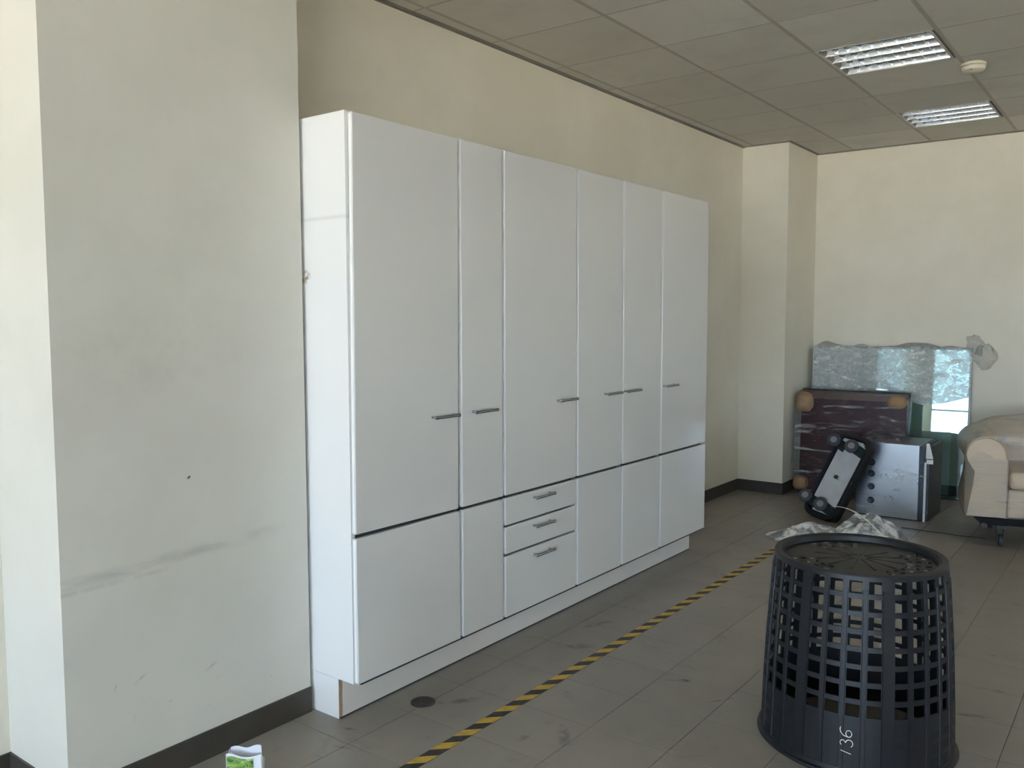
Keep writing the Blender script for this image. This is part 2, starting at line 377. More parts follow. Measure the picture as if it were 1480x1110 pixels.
tiles('floor_tile', cells, fl, MT['floor'], -0.003, 0.0, 0.0010, 0.0008, 290, 'floor_tiling')

ce = bx('ceiling', -0.3, XR+0.2, YB-0.2, YF+0.2, HC+0.13, HC+0.25, MT['grid'])
tag(ce, 'grey suspended ceiling of square stained boards', 'ceiling', kind='structure')
LIGHTS = [(1.335, 1.935, 2.785, 3.385), (1.335, 1.935, 4.585, 5.185)]
GX, GY, GP, GQ = 0.095, 0.985, 0.62, 0.60
xs = [0.0] + [GX+GP*i for i in range(15) if GX+GP*i < XR] + [XR]
ys = [YB] + [GY+GQ*j for j in range(-18, 9) if YB+0.02 < GY+GQ*j < YF-0.02] + [YF]
cells = []
for x0, x1 in zip(xs, xs[1:]):
    for y0, y1 in zip(ys, ys[1:]):
        if any(abs(x0-l[0]) < 0.05 and abs(y0-l[2]) < 0.05 for l in LIGHTS): continue
        cells.append((seen(x0, x1, y0, y1, HC), x0, x1, y0, y1))
cells.sort(reverse=True)
tiles('ceiling_tile', cells, ce, MT['ceil'], HC+0.02, HC, 0.0045, 0.0012, 280, 'ceiling_tiling')
gm = bmesh.new()
for x in xs[1:-1]: box(gm, x-0.011, x+0.011, YB, YF, HC-0.0012, HC+0.03)
for y in ys[1:-1]:
    segs = [(0, XR)]
    for l in LIGHTS:
        if l[2]+0.05 < y < l[3]-0.05: segs = [(0, l[0]), (l[1], XR)]
    for a, b in segs: box(gm, a, b, y-0.006, y+0.006, HC-0.0008, HC+0.03)
finish('ceiling_grid', gm, MT['grid'], ce)

def struct(name, label, cat, *a, **k):
    return tag(bx(name, *a, **k), label, cat, kind='structure')
ZT = HC+0.13
struct('wall_left', 'long cream wall behind the white cabinet', 'wall', -0.2, 0, YB-0.2, YF+0.2, 0, ZT, MT['wall'])
struct('wall_far', 'cream end wall behind the wrapped furniture', 'wall', 0, XR, YF, YF+0.2, 0, ZT, MT['wall'])
wr = bmesh.new()
for (y0, y1, z0, z1) in ((YB-0.2, WY0, 0, ZT), (WY1, YF+0.2, 0, ZT), (WY0, WY1, 0, WYZ0), (WY0, WY1, WYZ1, ZT)): box(wr, XR, XR+0.2, y0, y1, z0, z1)
tag(finish('wall_right', wr, MT['wall']), 'cream wall opposite the cabinet, with one small added window', 'wall', kind='structure')
w = bmesh.new(); c = (WY0+WY1)/2
for (y0, y1, z0, z1) in ((WY0, WY0+.04, WYZ0, WYZ1), (WY1-.04, WY1, WYZ0, WYZ1), (WY0+.04, WY1-.04, WYZ0, WYZ0+.04), (WY0+.04, WY1-.04, WYZ1-.04, WYZ1), (c-.02, c+.02, WYZ0+.04, WYZ1-.04)):
    box(w, XR+0.06, XR+0.12, y0, y1, z0, z1)
tag(finish('window_5', w, MT['lampframe']), 'small added window frame in the unseen right hand wall', 'window', kind='structure')
struct('wall_pillar_near', 'scuffed cream pillar left of the white cabinet', 'pillar', 0, PX, PY1, PY2, 0, ZT, MT['pillar'])
struct('wall_pillar_far', 'cream pillar in the far corner', 'pillar', 0, XP, YW, YF, 0, ZT, MT['wall'])
wb = bmesh.new()
box(wb, 0, XR, YB-0.2, YB, 0, WZ0); box(wb, 0, XR, YB-0.2, YB, WZ1, ZT)
e = [0] + [v for w in WINX for v in w] + [XR]
for a, b in zip(e[::2], e[1::2]): box(wb, a, b, YB-0.2, YB, WZ0, WZ1)
tag(finish('wall_back', wb, MT['wall']), 'window wall behind the photographer', 'wall', kind='structure')
for n, (a, b) in enumerate(WINX):
    w = bmesh.new()
    for (x0, x1, z0, z1) in ((a, a+.05, WZ0, WZ1), (b-.05, b, WZ0, WZ1), (a+.05, b-.05, WZ0, WZ0+.05), (a+.05, b-.05, WZ1-.05, WZ1), ((a+b)/2-.025, (a+b)/2+.025, WZ0+.05, WZ1-.05), (a+.05, (a+b)/2-.025, 1.2, 1.25), ((a+b)/2+.025, b-.05, 1.2, 1.25)):
        box(w, x0, x1, YB-0.12, YB-0.06, z0, z1)
    tag(finish('window_%d' % (n+1), w, MT['lampframe']), 'window frame %s in the wall behind the photographer' % ('nearest the cabinet wall', 'second from the cabinet wall', 'third from the cabinet wall', 'farthest from the cabinet wall')[n], 'window', kind='structure')
yard = bx('ground', -30, 50, -60, 40, -0.4, -0.3, MT['yard'])
tag(yard, 'concrete yard outside the windows', 'ground', kind='structure')
T_ = 0.007
def skirt(name, label, *b):
    tag(bx(name, *b, 0.0, BB, MT['skirt'], bevel=0.002), label, 'skirting', kind='structure')
skirt('baseboard_left', 'dark skirting along the wall between cabinet and far pillar', 0, T_, CL+0.02, YW)
skirt('baseboard_left_near', 'dark skirting on the wall left of near pillar', 0, T_, YB, PY1)
skirt('baseboard_pillar_side', 'dark skirting on the bright side of near pillar', 0, PX+T_, PY1-T_, PY1)
skirt('baseboard_pillar_near', 'dark skirting along the front of near pillar', PX, PX+T_, PY1, PY2)
skirt('baseboard_pillar_far', 'dark skirting along the front of far corner pillar', T_, XP+T_, YW-T_, YW)
skirt('baseboard_pillar_far_side', 'dark skirting on the shaded side of far corner pillar', XP, XP+T_, YW, YF-T_)
skirt('baseboard_far', 'dark skirting along the far end wall', XP, XR, YF-T_, YF)
tr = bmesh.new(); box(tr, 0, 0.022, PY2, YW, HC-0.012, HC+0.001); y = PY2
tag(finish('trim_1', tr, MT['trim']), 'thin grey ceiling edge trim above the cabinet wall', 'trim', kind='structure')
tr = bmesh.new(); box(tr, XP, XR, YF-0.02, YF, HC-0.008, HC+0.001); box(tr, 0.022, XP+0.02, YW-0.02, YW, HC-0.008, HC+0.001); box(tr, XP, XP+0.02, YW, YF-0.02, HC-0.008, HC+0.001)
tag(finish('trim_2', tr, MT['trim']), 'thin ceiling edge trim along far wall and pillar', 'trim', kind='structure')

# ------------------------------------------------------------------ the white wall cabinet
cab = thing('wall_cabinet', 'long white glossy floor-to-head-height wall cabinet of doors and three drawers', 'cabinet', (0, 0, 0))
bx('side_panel', 0.012, DC-0.002, 0, 0.018, ZD, CH, MT['side'], cab, 0.0012)
bx('side_panel', 0.012, DC-0.002, CL-0.018, CL, ZD, CH, MT['side'], cab, 0.0012)
bx('top_panel', 0.012, DC-0.002, 0.018, CL-0.018, CH-0.018, CH, MT['side'], cab)
bx('bottom_panel', 0.012, DC-0.002, 0.018, CL-0.018, ZD, ZD+0.018, MT['white'], cab)
bx('back_panel', 0.006, 0.012, 0, CL, ZD, CH, MT['white'], cab)
SEAM = [0.595, 0.8895, 1.4845, 1.9345, 2.382]
for s in SEAM: bx('divider', 0.012, DC-0.004, s-0.018, s+0.018, ZD+0.018, CH-0.018, MT['white'], cab)
bx('shelf', 0.012, DC-0.004, 0.018, CL-0.018, 0.695, 0.725, MT['dark'], cab)  # coloured near-black so the gap between upper and lower doors reads shaded
bx('plinth_front', DP-0.018, DP, 0.018, CL, 0, ZD, MT['plinth'], cab, 0.001)
bx('plinth_side', 0.012, DP-0.003, 0, 0.018, 0, ZD-0.001, MT['side'], cab, 0.001)
bx('plinth_side', 0.012, DP-0.018, CL-0.018, CL, 0, ZD-0.001, MT['side'], cab, 0.001)
bx('bottom_shadow_strip', DC-0.012, D-0.0035, 0.02, CL-0.004, ZD-0.0035, ZD+0.0035, MT['dark'], cab)  # added dark strip that draws the shadow line under the doors
bx('plinth_dark_strip', DP-0.012, DP+0.002, 0.002, CL, 0.0003, 0.0055, MT['dark'], cab)  # added dark strip that draws the black line at the plinth base
ch = bmesh.new()
pr = [(0.0, 0.0), (0.0045, 0.0), (0.006, 0.05), (0.0035, 0.09), (0.008, 0.12), (0.004, ZD-0.004), (0, ZD-0.004)]
a = [ch.verts.new((DP-0.003+q[0]*0.4, 0.001, q[1])) for q in pr]; b = [ch.verts.new((DP-0.003+q[0]*0.4, 0.018, q[1])) for q in pr]
ch.faces.new(a); ch.faces.new(b)
for k in range(len(pr)): ch.faces.new((a[k], a[(k+1) % len(pr)], b[(k+1) % len(pr)], b[k]))
o = finish('chipped_edge', ch, MT['chip'], cab); o['label'] = 'bare brown chipped board edge'
hm = None
def handle(parent, y0, z, x=D):
    global hm
    if hm is None:
        bm = bmesh.new(); L = 0.155
        lathe(bm, [(0.0, 0.0), (0.0055, 0.0008), (0.0075, 0.003), (0.0078, 0.006), (0.0070, 0.02), (0.0070, L-0.02), (0.0078, L-0.006), (0.0075, L-0.003), (0.0055, L-0.0008), (0.0, L)], 14, (0.027, 0, 0), 'y')
        for yy in (0.014, L-0.014): lathe(bm, [(0.0065, -0.001), (0.005, 0.004), (0.005, 0.018), (0.0065, 0.0235)], 12, (0, yy, 0), 'x')
        h = finish('handle', bm, MT['chrome'], parent, smooth=True); hm = h
    else:
        h = bpy.data.objects.new('handle', hm.data); COL.objects.link(h); h.parent = parent
    h.location = (x, y0, z); return h
ED = [(0.002, 0.584), (0.600, 0.879), (0.8950, 1.475), (1.490, 1.926), (1.940, 2.372), (2.388, CL)]
HY = [0.408, 0.657, 1.295, 1.735, 1.940, 2.394]
ZG0, ZG1 = 0.7035, 0.7155
def door(name, y0, y1, z0, z1):
    bm = bmesh.new(); box(bm, 0.0, D-DC, 0, y1-y0, 0, z1-z0)
    for f in bm.faces:
        f.normal_update()
        if abs(f.normal.y) > 0.5: f.material_index = 1                  # edge band, painted lighter to look window-lit
    return finish(name, bm, (MT['white'], MT['edge']), cab, 0.0065, smooth=True, loc=(DC, y0, z0), seg=4)
for k, (a, b) in enumerate(ED):
    d = door('door', a, b, ZG1, CH-0.007)
    handle(d, HY[k]-a, 1.111-ZG1, D-DC)
    if k == 0: d.rotation_euler = (R(-0.45), 0, 0); d.location.z += 0.004; d.scale = (1, 0.985, 0.9985)
    if k == 2:
        for z0, z1, hz in ((0.5795, ZG0, 0.674), (0.448, 0.5705, 0.539), (ZD+0.004, 0.4385, 0.402)):
            q = door('drawer', a, b, z0, z1)
            handle(q, 1.097-a, hz-z0, D-DC)
    else: door('door', a, b, ZD+0.004, ZG0)

# ------------------------------------------------------------------ ceiling luminaires
def luminaire(label, x0, x1, y0, y1):
    t = thing('ceiling_light', label, 'ceiling light', ((x0+x1)/2, (y0+y1)/2, HC), 0, None)
    a, b = (x1-x0)/2-0.003, (y1-y0)/2-0.003
    h = bmesh.new(); box(h, -a, a, -b, b, 0.004, 0.105, skip=('b',))
    box(h, -a+.002, a-.002, -b+.002, b-.002, 0.006, 0.103, skip=('b',))
    finish('housing', h, MT['lampframe'], t, recalc=False)
    f = bmesh.new(); w = 0.012
    for q in ((-a, a, -b, -b+w), (-a, a, b-w, b), (-a, -a+w, -b+w, b-w), (a-w, a, -b+w, b-w)): box(f, *q, -0.003, 0.006)
    finish('frame', f, MT['lampframe'], t, 0.001)
    n = 4; pw = (2*b-2*w)/n
    for k in range(n+1):                         # V-shaped mirror reflectors between the tubes
        yc = -b+w+pw*k; hw = 0.020
        bm = bmesh.new(); P = []
        half = (k == 0, k == n)
        left = [(-0.003, 0.003), (-0.0070, 0.026), (-0.014, 0.036), (-0.024, 0.046), (-0.030, 0.066)]
        right = [(-y, z) for y, z in left]
        if half[0]: left = [(0.0, z) for y, z in left]
        if half[1]: right = [(0.0, z) for y, z in right]
        ring = left[::-1] + right
        A = [bm.verts.new((-a+w, yc+y, z)) for y, z in ring]; B = [bm.verts.new((a-w, yc+y, z)) for y, z in ring]
        for i in range(len(ring)-1): bm.faces.new((A[i], A[i+1], B[i+1], B[i]))
        bm.faces.new((A[0], B[0], B[-1], A[-1]))
        finish('reflector', bm, MT['alu'], t, smooth=True)
    for k in range(1, 9):                        # cross blades
        xc = -a+w+(2*a-2*w)*k/9
        bm = bmesh.new()
        for j in range(n):
            yl = -b+w+pw*j+0.004; yr = yl+pw-0.008
            box(bm, xc-0.0012, xc+0.0012, yl+0.004, yr-0.004, 0.008, 0.030)
        finish('cross_blade', bm, MT['alu'], t)
    for k in range(n):
        bm = bmesh.new(); lathe(bm, [(0.0, -a+.02), (0.011, -a+.021), (0.013, -a+.04), (0.013, a-.04), (0.011, a-.021), (0.0, a-.02)], 12, (0, -b+w+pw*(k+.5), 0.08), 'x')
        finish('tube', bm, MT['tube'], t, smooth=True)
    for sx in (-1, 1):
        bm = bmesh.new(); lathe(bm, [(0.0, -0.0045), (0.006, -0.004), (0.006, -0.0025)], 10, (sx*(a-.03), -b+.006, 0))
        finish('latch', bm, MT['steeldark'], t)
    return t
luminaire('unlit square louvred ceiling light, the larger one nearer the camera', *LIGHTS[0])
luminaire('unlit square louvred ceiling light, the smaller one near the far wall', *LIGHTS[1])
sd = thing('smoke_detector', 'round cream smoke detector on the ceiling beside the nearer light', 'smoke detector', (2.0, 3.57, HC))
bm = bmesh.new(); lathe(bm, [(0.066, 0.0), (0.068, -0.006), (0.066, -0.014), (0.058, -0.016)], 32); finish('base', bm, MT['plastic_cream'], sd, smooth=True)
bm = bmesh.new(); lathe(bm, [(0.060, -0.016), (0.064, -0.022), (0.060, -0.040), (0.050, -0.048), (0.0, -0.050)], 32); finish('body', bm, MT['plastic_cream'], sd, smooth=True)
bm = bmesh.new(); lathe(bm, [(0.005, 0.0), (0.005, -0.003), (0.0, -0.004)], 10, (0.0, -0.0545, -0.042)); finish('indicator', bm, MT['steeldark'], sd)

# ------------------------------------------------------------------ things on the floor near the camera
tp = bx('floor_tape', 0.961, 1.011, -1.1, 3.42, 0.0004, 0.0012, MT['tape'])
tag(tp, 'yellow and black striped hazard tape stuck along the floor', 'tape')

fc = thing('drain_cover', 'small round dark metal cap set in the floor by cabinet plinth', 'drain cover', (0.684, 0.293, 0))
bm = bmesh.new(); lathe(bm, [(0.049, 0.0003), (0.049, 0.003), (0.044, 0.0036), (0.042, 0.0024), (0.0, 0.0024)], 32); finish('rim', bm, MT['cap'], fc, smooth=True)
bm = bmesh.new()
for k in range(4): box(bm, -0.026+0.0, 0.026, -0.020+0.012*k, -0.016+0.012*k, 0.0022, 0.0036)
finish('ridges', bm, MT['cap'], fc)

# small open paper packet, cut by the lower edge of the picture
pk = thing('paper_packet', 'small white open paper packet with green leafy picture, on floor by pillar', 'packet', (0.655, -0.50, 0), R(37))
def sheet(name, fn, nu, nv, mat, par, th=0.0012):
    bm = bmesh.new(); g = [[bm.verts.new(fn(i/nu, j/nv)) for i in range(nu+1)] for j in range(nv+1)]
    for j in range(nv):
        for i in range(nu): bm.faces.new((g[j][i], g[j][i+1], g[j+1][i+1], g[j+1][i]))
    bm.normal_update()
    bmesh.ops.solidify(bm, geom=bm.faces, thickness=th)
    return finish(name, bm, mat, par, smooth=True)
HP, WP = 0.128, 0.110
sheet('front_panel', lambda u, v: (-WP/2+WP*u, -0.02-0.012*math.sin(v*2.2), (HP-0.012*max(0, math.sin((u-.15)*3.6)))*v), 12, 8, MT['paper'], pk)
sheet('back_panel', lambda u, v: (-WP/2+WP*u*0.92, 0.004+0.010*math.sin(v*2.4+u), (HP+0.010*u+0.004*math.sin(u*9))*v), 12, 8, MT['paper'], pk)
sheet('side_panel', lambda u, v: (-WP/2, -0.02-0.012*math.sin(v*2.2)+(0.026+0.012*math.sin(v*2.3))*u, (HP-0.01*math.sin(u*3.1))*v), 6, 6, MT['paper'], pk)
sheet('side_panel', lambda u, v: (WP/2+0.004*v, -0.02-0.012*math.sin(v*2.2)+0.024*u, (HP-0.006-0.02*u)*v), 6, 6, MT['paper'], pk)
o = sheet('picture', lambda u, v: (-WP/2+0.001+WP*0.77*u, -0.0225-0.012*math.sin((0.66+0.31*v)*2.2), (HP-0.012*max(0, math.sin((u*.77-.15)*3.6)))*(0.68+0.29*v)-0.004*(1-u)), 10, 6, MT['leaf'], pk, 0.0006)
o['label'] = 'printed picture of green leaves'

# ------------------------------------------------------------------ upside-down black laundry basket
BX, BY, RB, HB, RTOP = 2.115, 1.029, 0.322, 0.672, 0.286
bk = thing('laundry_basket', 'round black plastic lattice basket standing upside down, marked 136', 'basket', (BX, BY, 0))
camang = math.atan2(CAM.y-BY, CAM.x-BX)
def brad(z): return RB + (RTOP-RB)*(z/HB) + 0.006*math.sin(math.pi*z/HB)
ROWS, RP, HOLE = 8, 0.0575, 0.041
ztop = 0.650
zs = [0.012, 0.03, 0.05, 0.075, 0.10, 0.125]
zc = []                                            # (z0, z1, is_hole_row)
lo = ztop-ROWS*RP+(RP-HOLE)
cuts = [0.008, 0.028, 0.062, 0.078, 0.112, 0.126, 0.150]
for a, b in zip(cuts, cuts[1:]+[lo]): zc.append((a, b, False))
for r in range(ROWS):
    z0 = lo+r*RP; zc.append((z0, z0+HOLE, True))
    zc.append((z0+HOLE, z0+RP if r < ROWS-1 else HB-0.012, False))
zc.append((HB-0.012, HB-0.006, False))
GROUPS, NC = 7, 4
gw = 2*math.pi/GROUPS; hw_, nr_ = R(8.0), R(3.85); wr_ = gw-4*hw_-3*nr_
th = []; hole = []
start = camang+R(33)*-1 - wr_/2                    # a broad rib seen left of the middle
for g in range(GROUPS):
    a = start+g*gw
    th += [a, a+wr_/2]; hole += [0, 0]; a += wr_
    for c in range(NC):
        th += [a, a+hw_/2]; hole += [1, 1]; a += hw_
        if c < NC-1: th += [a]; hole += [0]; a += nr_
n = len(th)
def lattice(bm, thick):
    zl = [zc[0][0]] + [q[1] for q in zc]
    def ring(off): return [[bm.verts.new(((brad(z)-off)*math.cos(t), (brad(z)-off)*math.sin(t), z)) for t in th] for z in zl]
    O, I = ring(0), ring(thick)
    for r, (z0, z1, hr) in enumerate(zc):
        for c in range(n):
            d = (c+1) % n; is_h = hr and hole[c]
            if not is_h:
                bm.faces.new((O[r][c], O[r][d], O[r+1][d], O[r+1][c])); bm.faces.new((I[r][d], I[r][c], I[r+1][c], I[r+1][d]))
            else:
                bm.faces.new((O[r][d], O[r][c], I[r][c], I[r][d])); bm.faces.new((O[r+1][c], O[r+1][d], I[r+1][d], I[r+1][c]))
                if not hole[c-1]: bm.faces.new((O[r][c], O[r+1][c], I[r+1][c], I[r][c]))
                if not hole[d]: bm.faces.new((O[r+1][d], O[r][d], I[r][d], I[r+1][d]))
    for c in range(n):
        d = (c+1) % n
        bm.faces.new((O[0][d], O[0][c], I[0][c], I[0][d])); bm.faces.new((O[-1][c], O[-1][d], I[-1][d], I[-1][c]))
bm = bmesh.new(); lattice(bm, 0.006); finish('side_wall', bm, MT['black'], bk, smooth=True)
# raised upright ribs
rib = 0
for g in range(GROUPS):
    for k in range(5):
        bm = bmesh.new()
        a = start+g*gw
        if k == 0: a0, a1 = a+R(0.4), a+wr_-R(0.4)
        elif k < 4: a0 = a+wr_+k*hw_+(k-1)*nr_+R(0.5); a1 = a0+nr_-R(1.0)
        else: continue
        zz = [0.03+i*(HB-0.05-0.03)/10 for i in range(11)]
        V = []
        for z in zz: V.append([bm.verts.new(((brad(z)+o_)*math.cos(t_), (brad(z)+o_)*math.sin(t_), z)) for t_, o_ in ((a0, 0.0), (a0+R(.25), 0.0028), (a1-R(.25), 0.0028), (a1, 0.0))])
        for A, B in zip(V, V[1:]):
            for i in range(3): bm.faces.new((A[i], A[i+1], B[i+1], B[i]))
        bm.faces.new(V[0]); bm.faces.new(V[-1][::-1])
        finish('upright_rib', bm, MT['black'], bk)
# embossed squares on the closed band
bm = bmesh.new()
for c in range(n):
    if hole[c] and not hole[c-1]:
        for z0, z1 in ((0.030, 0.060), (0.080, 0.110), (0.128, 0.152)):
            V = []
            for z in (z0, z1): V.append([bm.verts.new(((brad(z)+0.0012)*math.cos(t_), (brad(z)+0.0012)*math.sin(t_), z)) for t_ in (th[c], th[c]+hw_/2, th[c]+hw_)])
            for i in range(2): bm.faces.new((V[0][i], V[0][i+1], V[1][i+1], V[1][i]))
finish('embossed_squares', bm, MT['blackdull'], bk, kind='stuff')
bm = bmesh.new()
lathe(bm, [(RB-0.004, 0.001), (RB+0.012, 0.001), (RB+0.016, 0.006), (RB+0.014, 0.012), (RB+0.004, 0.016), (RB+0.002, 0.030), (RB-0.004, 0.030)], 72, close=True)
finish('rim', bm, MT['black'], bk, smooth=True)
bm = bmesh.new(); r0 = brad(HB)
lathe(bm, [(brad(HB-.006)-.006, HB-0.008), (brad(HB-.006)+.001, HB-0.008), (r0-0.002, HB-0.001), (r0-0.010, HB), (r0-0.022, HB-0.004), (r0-0.030, HB-0.022), (r0-0.034, HB-0.022), (r0-.030, HB-.006), (r0-.02, HB-.010)], 72, close=True)
finish('base_ring', bm, MT['black'], bk, smooth=True)
# sunken base with two rings of slots
bm = bmesh.new(); zb = HB-0.022
rr = [r0-0.032, 0.235, 0.215, 0.205, 0.185, 0.175, 0.155, 0.08, 0.074, 0.0]
NS = 84
def bz(r): return zb+0.0 - 0.004*math.cos(r*40) * (1 if r < 0.15 else 0)
for top in (0, 1):
    RG = []
    for r in rr[:-1]: RG.append([bm.verts.new((r*math.cos(2*math.pi*k/NS), r*math.sin(2*math.pi*k/NS), bz(r)-0.004*top)) for k in range(NS)])
    for q in range(len(RG)-1):
        for k in range(NS):
            if q in (1, 3, 5) and k % 3 != 0 and (k//12) % 2 == 0: continue
            bm.faces.new((RG[q][k], RG[q][(k+1) % NS], RG[q+1][(k+1) % NS], RG[q+1][k]))
    bm.faces.new(RG[-1])
finish('base_disc', bm, MT['black'], bk, smooth=True)
bm = bmesh.new()
for k in range(12):
    a = 2*math.pi*k/12+0.1; c, s = math.cos(a), math.sin(a)
    v = [bm.verts.new((r*c-w*s, r*s+w*c, z)) for r, w, z in ((0.03, -.003, zb+.001), (0.15, -.003, zb+.001), (0.15, .003, zb+.001), (0.03, .003, zb+.001), (0.03, -.003, zb+.006), (0.15, -.003, zb+.003), (0.15, .003, zb+.003), (0.03, .003, zb+.006))]
    for f in ((4, 5, 6, 7), (0, 1, 5, 4), (1, 2, 6, 5), (2, 3, 7, 6), (3, 0, 4, 7)): bm.faces.new([v[i] for i in f])
finish('base_spokes', bm, MT['black'], bk)
# the number 136, hand written, reading upwards
NUM_A, NUM_Z = camang-R(4.3), 0.082
def mark(strokes, name):
    bm = bmesh.new()
    for st in strokes:
        pts = []
        for u, v in st:                              # u along the reading direction (up), v across (left = up of the glyph)
            t_ = NUM_A - v/RB; z = NUM_Z+u
            pts.append(((brad(z)+0.0032)*math.cos(t_), (brad(z)+0.0032)*math.sin(t_), z))
        tube(bm, pts, 0.0012, 6)
    o = finish(name, bm, MT['chalk'], bk); o['label'] = 'handwritten white digit'; return o
def arc(cu, cv, ru, rv, a0, a1, k=10): return [(cu+ru*math.cos(R(a0+(a1-a0)*i/k)), cv+rv*math.sin(R(a0+(a1-a0)*i/k))) for i in range(k+1)]
mark([[(0.000, -0.016), (0.004, 0.000), (0.008, 0.016)]], 'digit_one')
mark([arc(0.034, 0.010, 0.009, 0.008, 150, -80) + arc(0.034, -0.010, 0.012, 0.011, 80, -150)], 'digit_three')
mark([arc(0.078, -0.003, 0.022, 0.022, 70, 180, 8) + arc(0.066, -0.008, 0.011, 0.009, 180, 530, 14)], 'digit_six')

# ------------------------------------------------------------------ loose film on the floor and its strap
def heap(name, cx, cy, rx, ry, h, seed, par, ang=0.0, lift=0.002, nu=72, nv=40):
    bm = bmesh.new(); c, s = math.cos(ang), math.sin(ang); G = []
    for j in range(nv+1):
        row = []
        for i in range(nu+1):
            a = 2*math.pi*i/nu; r = j/nv
            edge = 1+0.16*noise.noise(Vector((math.cos(a)*1.7+seed, math.sin(a)*1.7, seed)))
            x, y = r*rx*edge*math.cos(a), r*ry*edge*math.sin(a)
            p = Vector((x*6+seed, y*6, seed*0.7))
            rid = 1-abs(noise.noise(p*0.9))*2.2; rid2 = 1-abs(noise.noise(p*2.3+Vector((5, 1, 0))))*2
            f = max(0, 1-r**2.2)
            z = lift + h*f*(0.62+0.30*rid+0.16*rid2) + 0.006*(1-f)*abs(noise.noise(p*4))
            x += 0.02*noise.noise(p*1.5+Vector((9, 0, 0))); y += 0.02*noise.noise(p*1.5+Vector((0, 9, 0)))
            row.append(bm.verts.new((cx+c*x-s*y, cy+s*x+c*y, max(z, 0.002))))
            if i == nu: bm.verts.remove(row[-1]); row[-1] = row[0]
        G.append(row)
    for j in range(nv):
        for i in range(nu):
            q = []
            for v in (G[j][i], G[j][i+1], G[j+1][i+1], G[j+1][i]):
                if v not in q: q.append(v)
            if len(q) > 2:
                try: bm.faces.new(q)
                except ValueError: pass
    return finish(name, bm, MT['film_heap'], par, smooth=False)
fh = thing('crumpled_film', 'heap of crumpled clear plastic film on floor behind the black basket', 'plastic film', (1.2, 3.9, 0))
heap('film_lobe', 0.20, 0.06, 0.26, 0.22, 0.175, 3.1, fh, 0.3)
heap('film_lobe', -0.15, -0.12, 0.27, 0.19, 0.095, 8.4, fh, 0.5)
heap('film_lobe', 0.22, 0.05, 0.20, 0.17, 0.13, 5.7, fh, 0.2)
bm = bmesh.new(); P = []
for i in range(19):
    u = i/18; P.append((1.13+0.40*u, 4.03-0.27*u, 0.150+0.055*math.sin(math.pi*(0.18+0.72*u))-0.075*u*u))
tube(bm, P, 0.008, 8, flat=0.3)
st = tag(finish('packing_strap', bm, MT['strap'], None, smooth=True), 'white curved packing strap lying over the crumpled film heap', 'strap')

bm = bmesh.new(); P = [(1.50+0.045*i, 4.432+0.010*math.sin(i*1.3), 0.0022) for i in range(13)]
tube(bm, P, 0.0045, 6, flat=0.4)
tag(finish('floor_strip', bm, MT['blackdull'], None), 'thin dark strip lying on floor between steel box and wrapped armchair', 'strip')

# ------------------------------------------------------------------ stack of glass against the far wall
gx0, gx1, gz = 0.462, 1.705, 1.250
gs = thing('glass_stack', 'greenish glass sheets in bubble film leaning on the far wall', 'glass', (gx0, 5.612, 0.0), R(3.4))
LEAN = R(-3.7); GW = (gx1-gx0)/math.cos(R(3.4))
def gl(o): o.rotation_euler = (LEAN, 0, 0); return o
for k in range(3):
    gl(bx('glass_sheet', 0.004*k, GW-0.004*k, 0.006+0.0115*k, 0.0155+0.0115*k, 0.004, gz-0.004*k, MT['glass'], gs))
f = bmesh.new(); 
for q in ((-0.006, 0.010, 0.0, gz), (GW-0.010, GW+0.006, 0.0, gz)): box(f, q[0], q[1], -0.001, 0.044, q[2], q[3]+0.008)
box(f, 0.010, GW-0.010, -0.001, 0.044, gz-0.008, gz+0.008); box(f, 0.010, GW-0.010, -0.001, 0.044, 0.0, 0.008)
gl(finish('edge_strip', f, MT['glassedge'], gs, 0.002))
def drape(u, v):                                     # bubble film hanging over the top half, lower edge sagging
    x = -0.008+(GW+0.016)*u
    low = 0.36+0.10*math.sin(u*9+1)+0.18*math.sin(u*3.0+0.3)*(1-u)
    if u > 0.8: low += (u-0.8)*0.5
    z = gz+0.012-(low)*(1-v)
    return (x, -0.012-0.010*noise.noise(Vector((x*7, z*7, 1)))-0.006*abs(noise.noise(Vector((x*19, z*19, 3)))), z)
gl(sheet('film_drape', drape, 46, 20, MT['film_glass'], gs, 0.001))
def crest(x0, x1, h, seed, name='film_crest'):
    def fn(u, v):
        x = x0+(x1-x0)*u; e = math.sin(math.pi*u)**0.6
        hh = h*e*(0.75+0.5*noise.noise(Vector((x*8, seed, 0))))
        a = v*math.pi
        return (x+0.01*noise.noise(Vector((x*20, v*3, seed))), 0.02-0.035*math.cos(a)+0.008*noise.noise(Vector((x*15, v*5, seed))), gz+0.006+hh*math.sin(a))
    return gl(sheet(name, fn, 22, 8, MT['film_tuft'], gs, 0.0008))
crest(0.0, 0.24, 0.055, 1.0); crest(0.30, 0.46, 0.035, 2.0); crest(0.62, 1.02, 0.060, 3.0); crest(0.48, 0.66, 0.022, 6.0); crest(1.0, 1.2, 0.02, 7.0)
def tuft(name, cx, cz, rx, rz, seed, tilt):
    bm = bmesh.new(); bmesh.ops.create_icosphere(bm, subdivisions=4, radius=1)
    c, s = math.cos(tilt), math.sin(tilt)
    for v in bm.verts:
        p = v.co.copy(); k = 1+0.40*noise.noise(p*1.6+Vector((seed, 0, 0)))+0.22*abs(noise.noise(p*4+Vector((0, seed, 0))))
        x, y, z = p.x*rx*k, p.y*0.035*k, p.z*rz*k
        v.co = (cx+c*x-s*z, 0.0+y, cz+s*x+c*z)
    return gl(finish(name, bm, MT['film_tuft'], gs, smooth=True))
tuft('film_tuft', GW+0.02, gz+0.035, 0.055, 0.085, 2.0, 0.35); tuft('film_tuft', GW+0.10, gz-0.055, 0.075, 0.090, 5.0, 0.2)
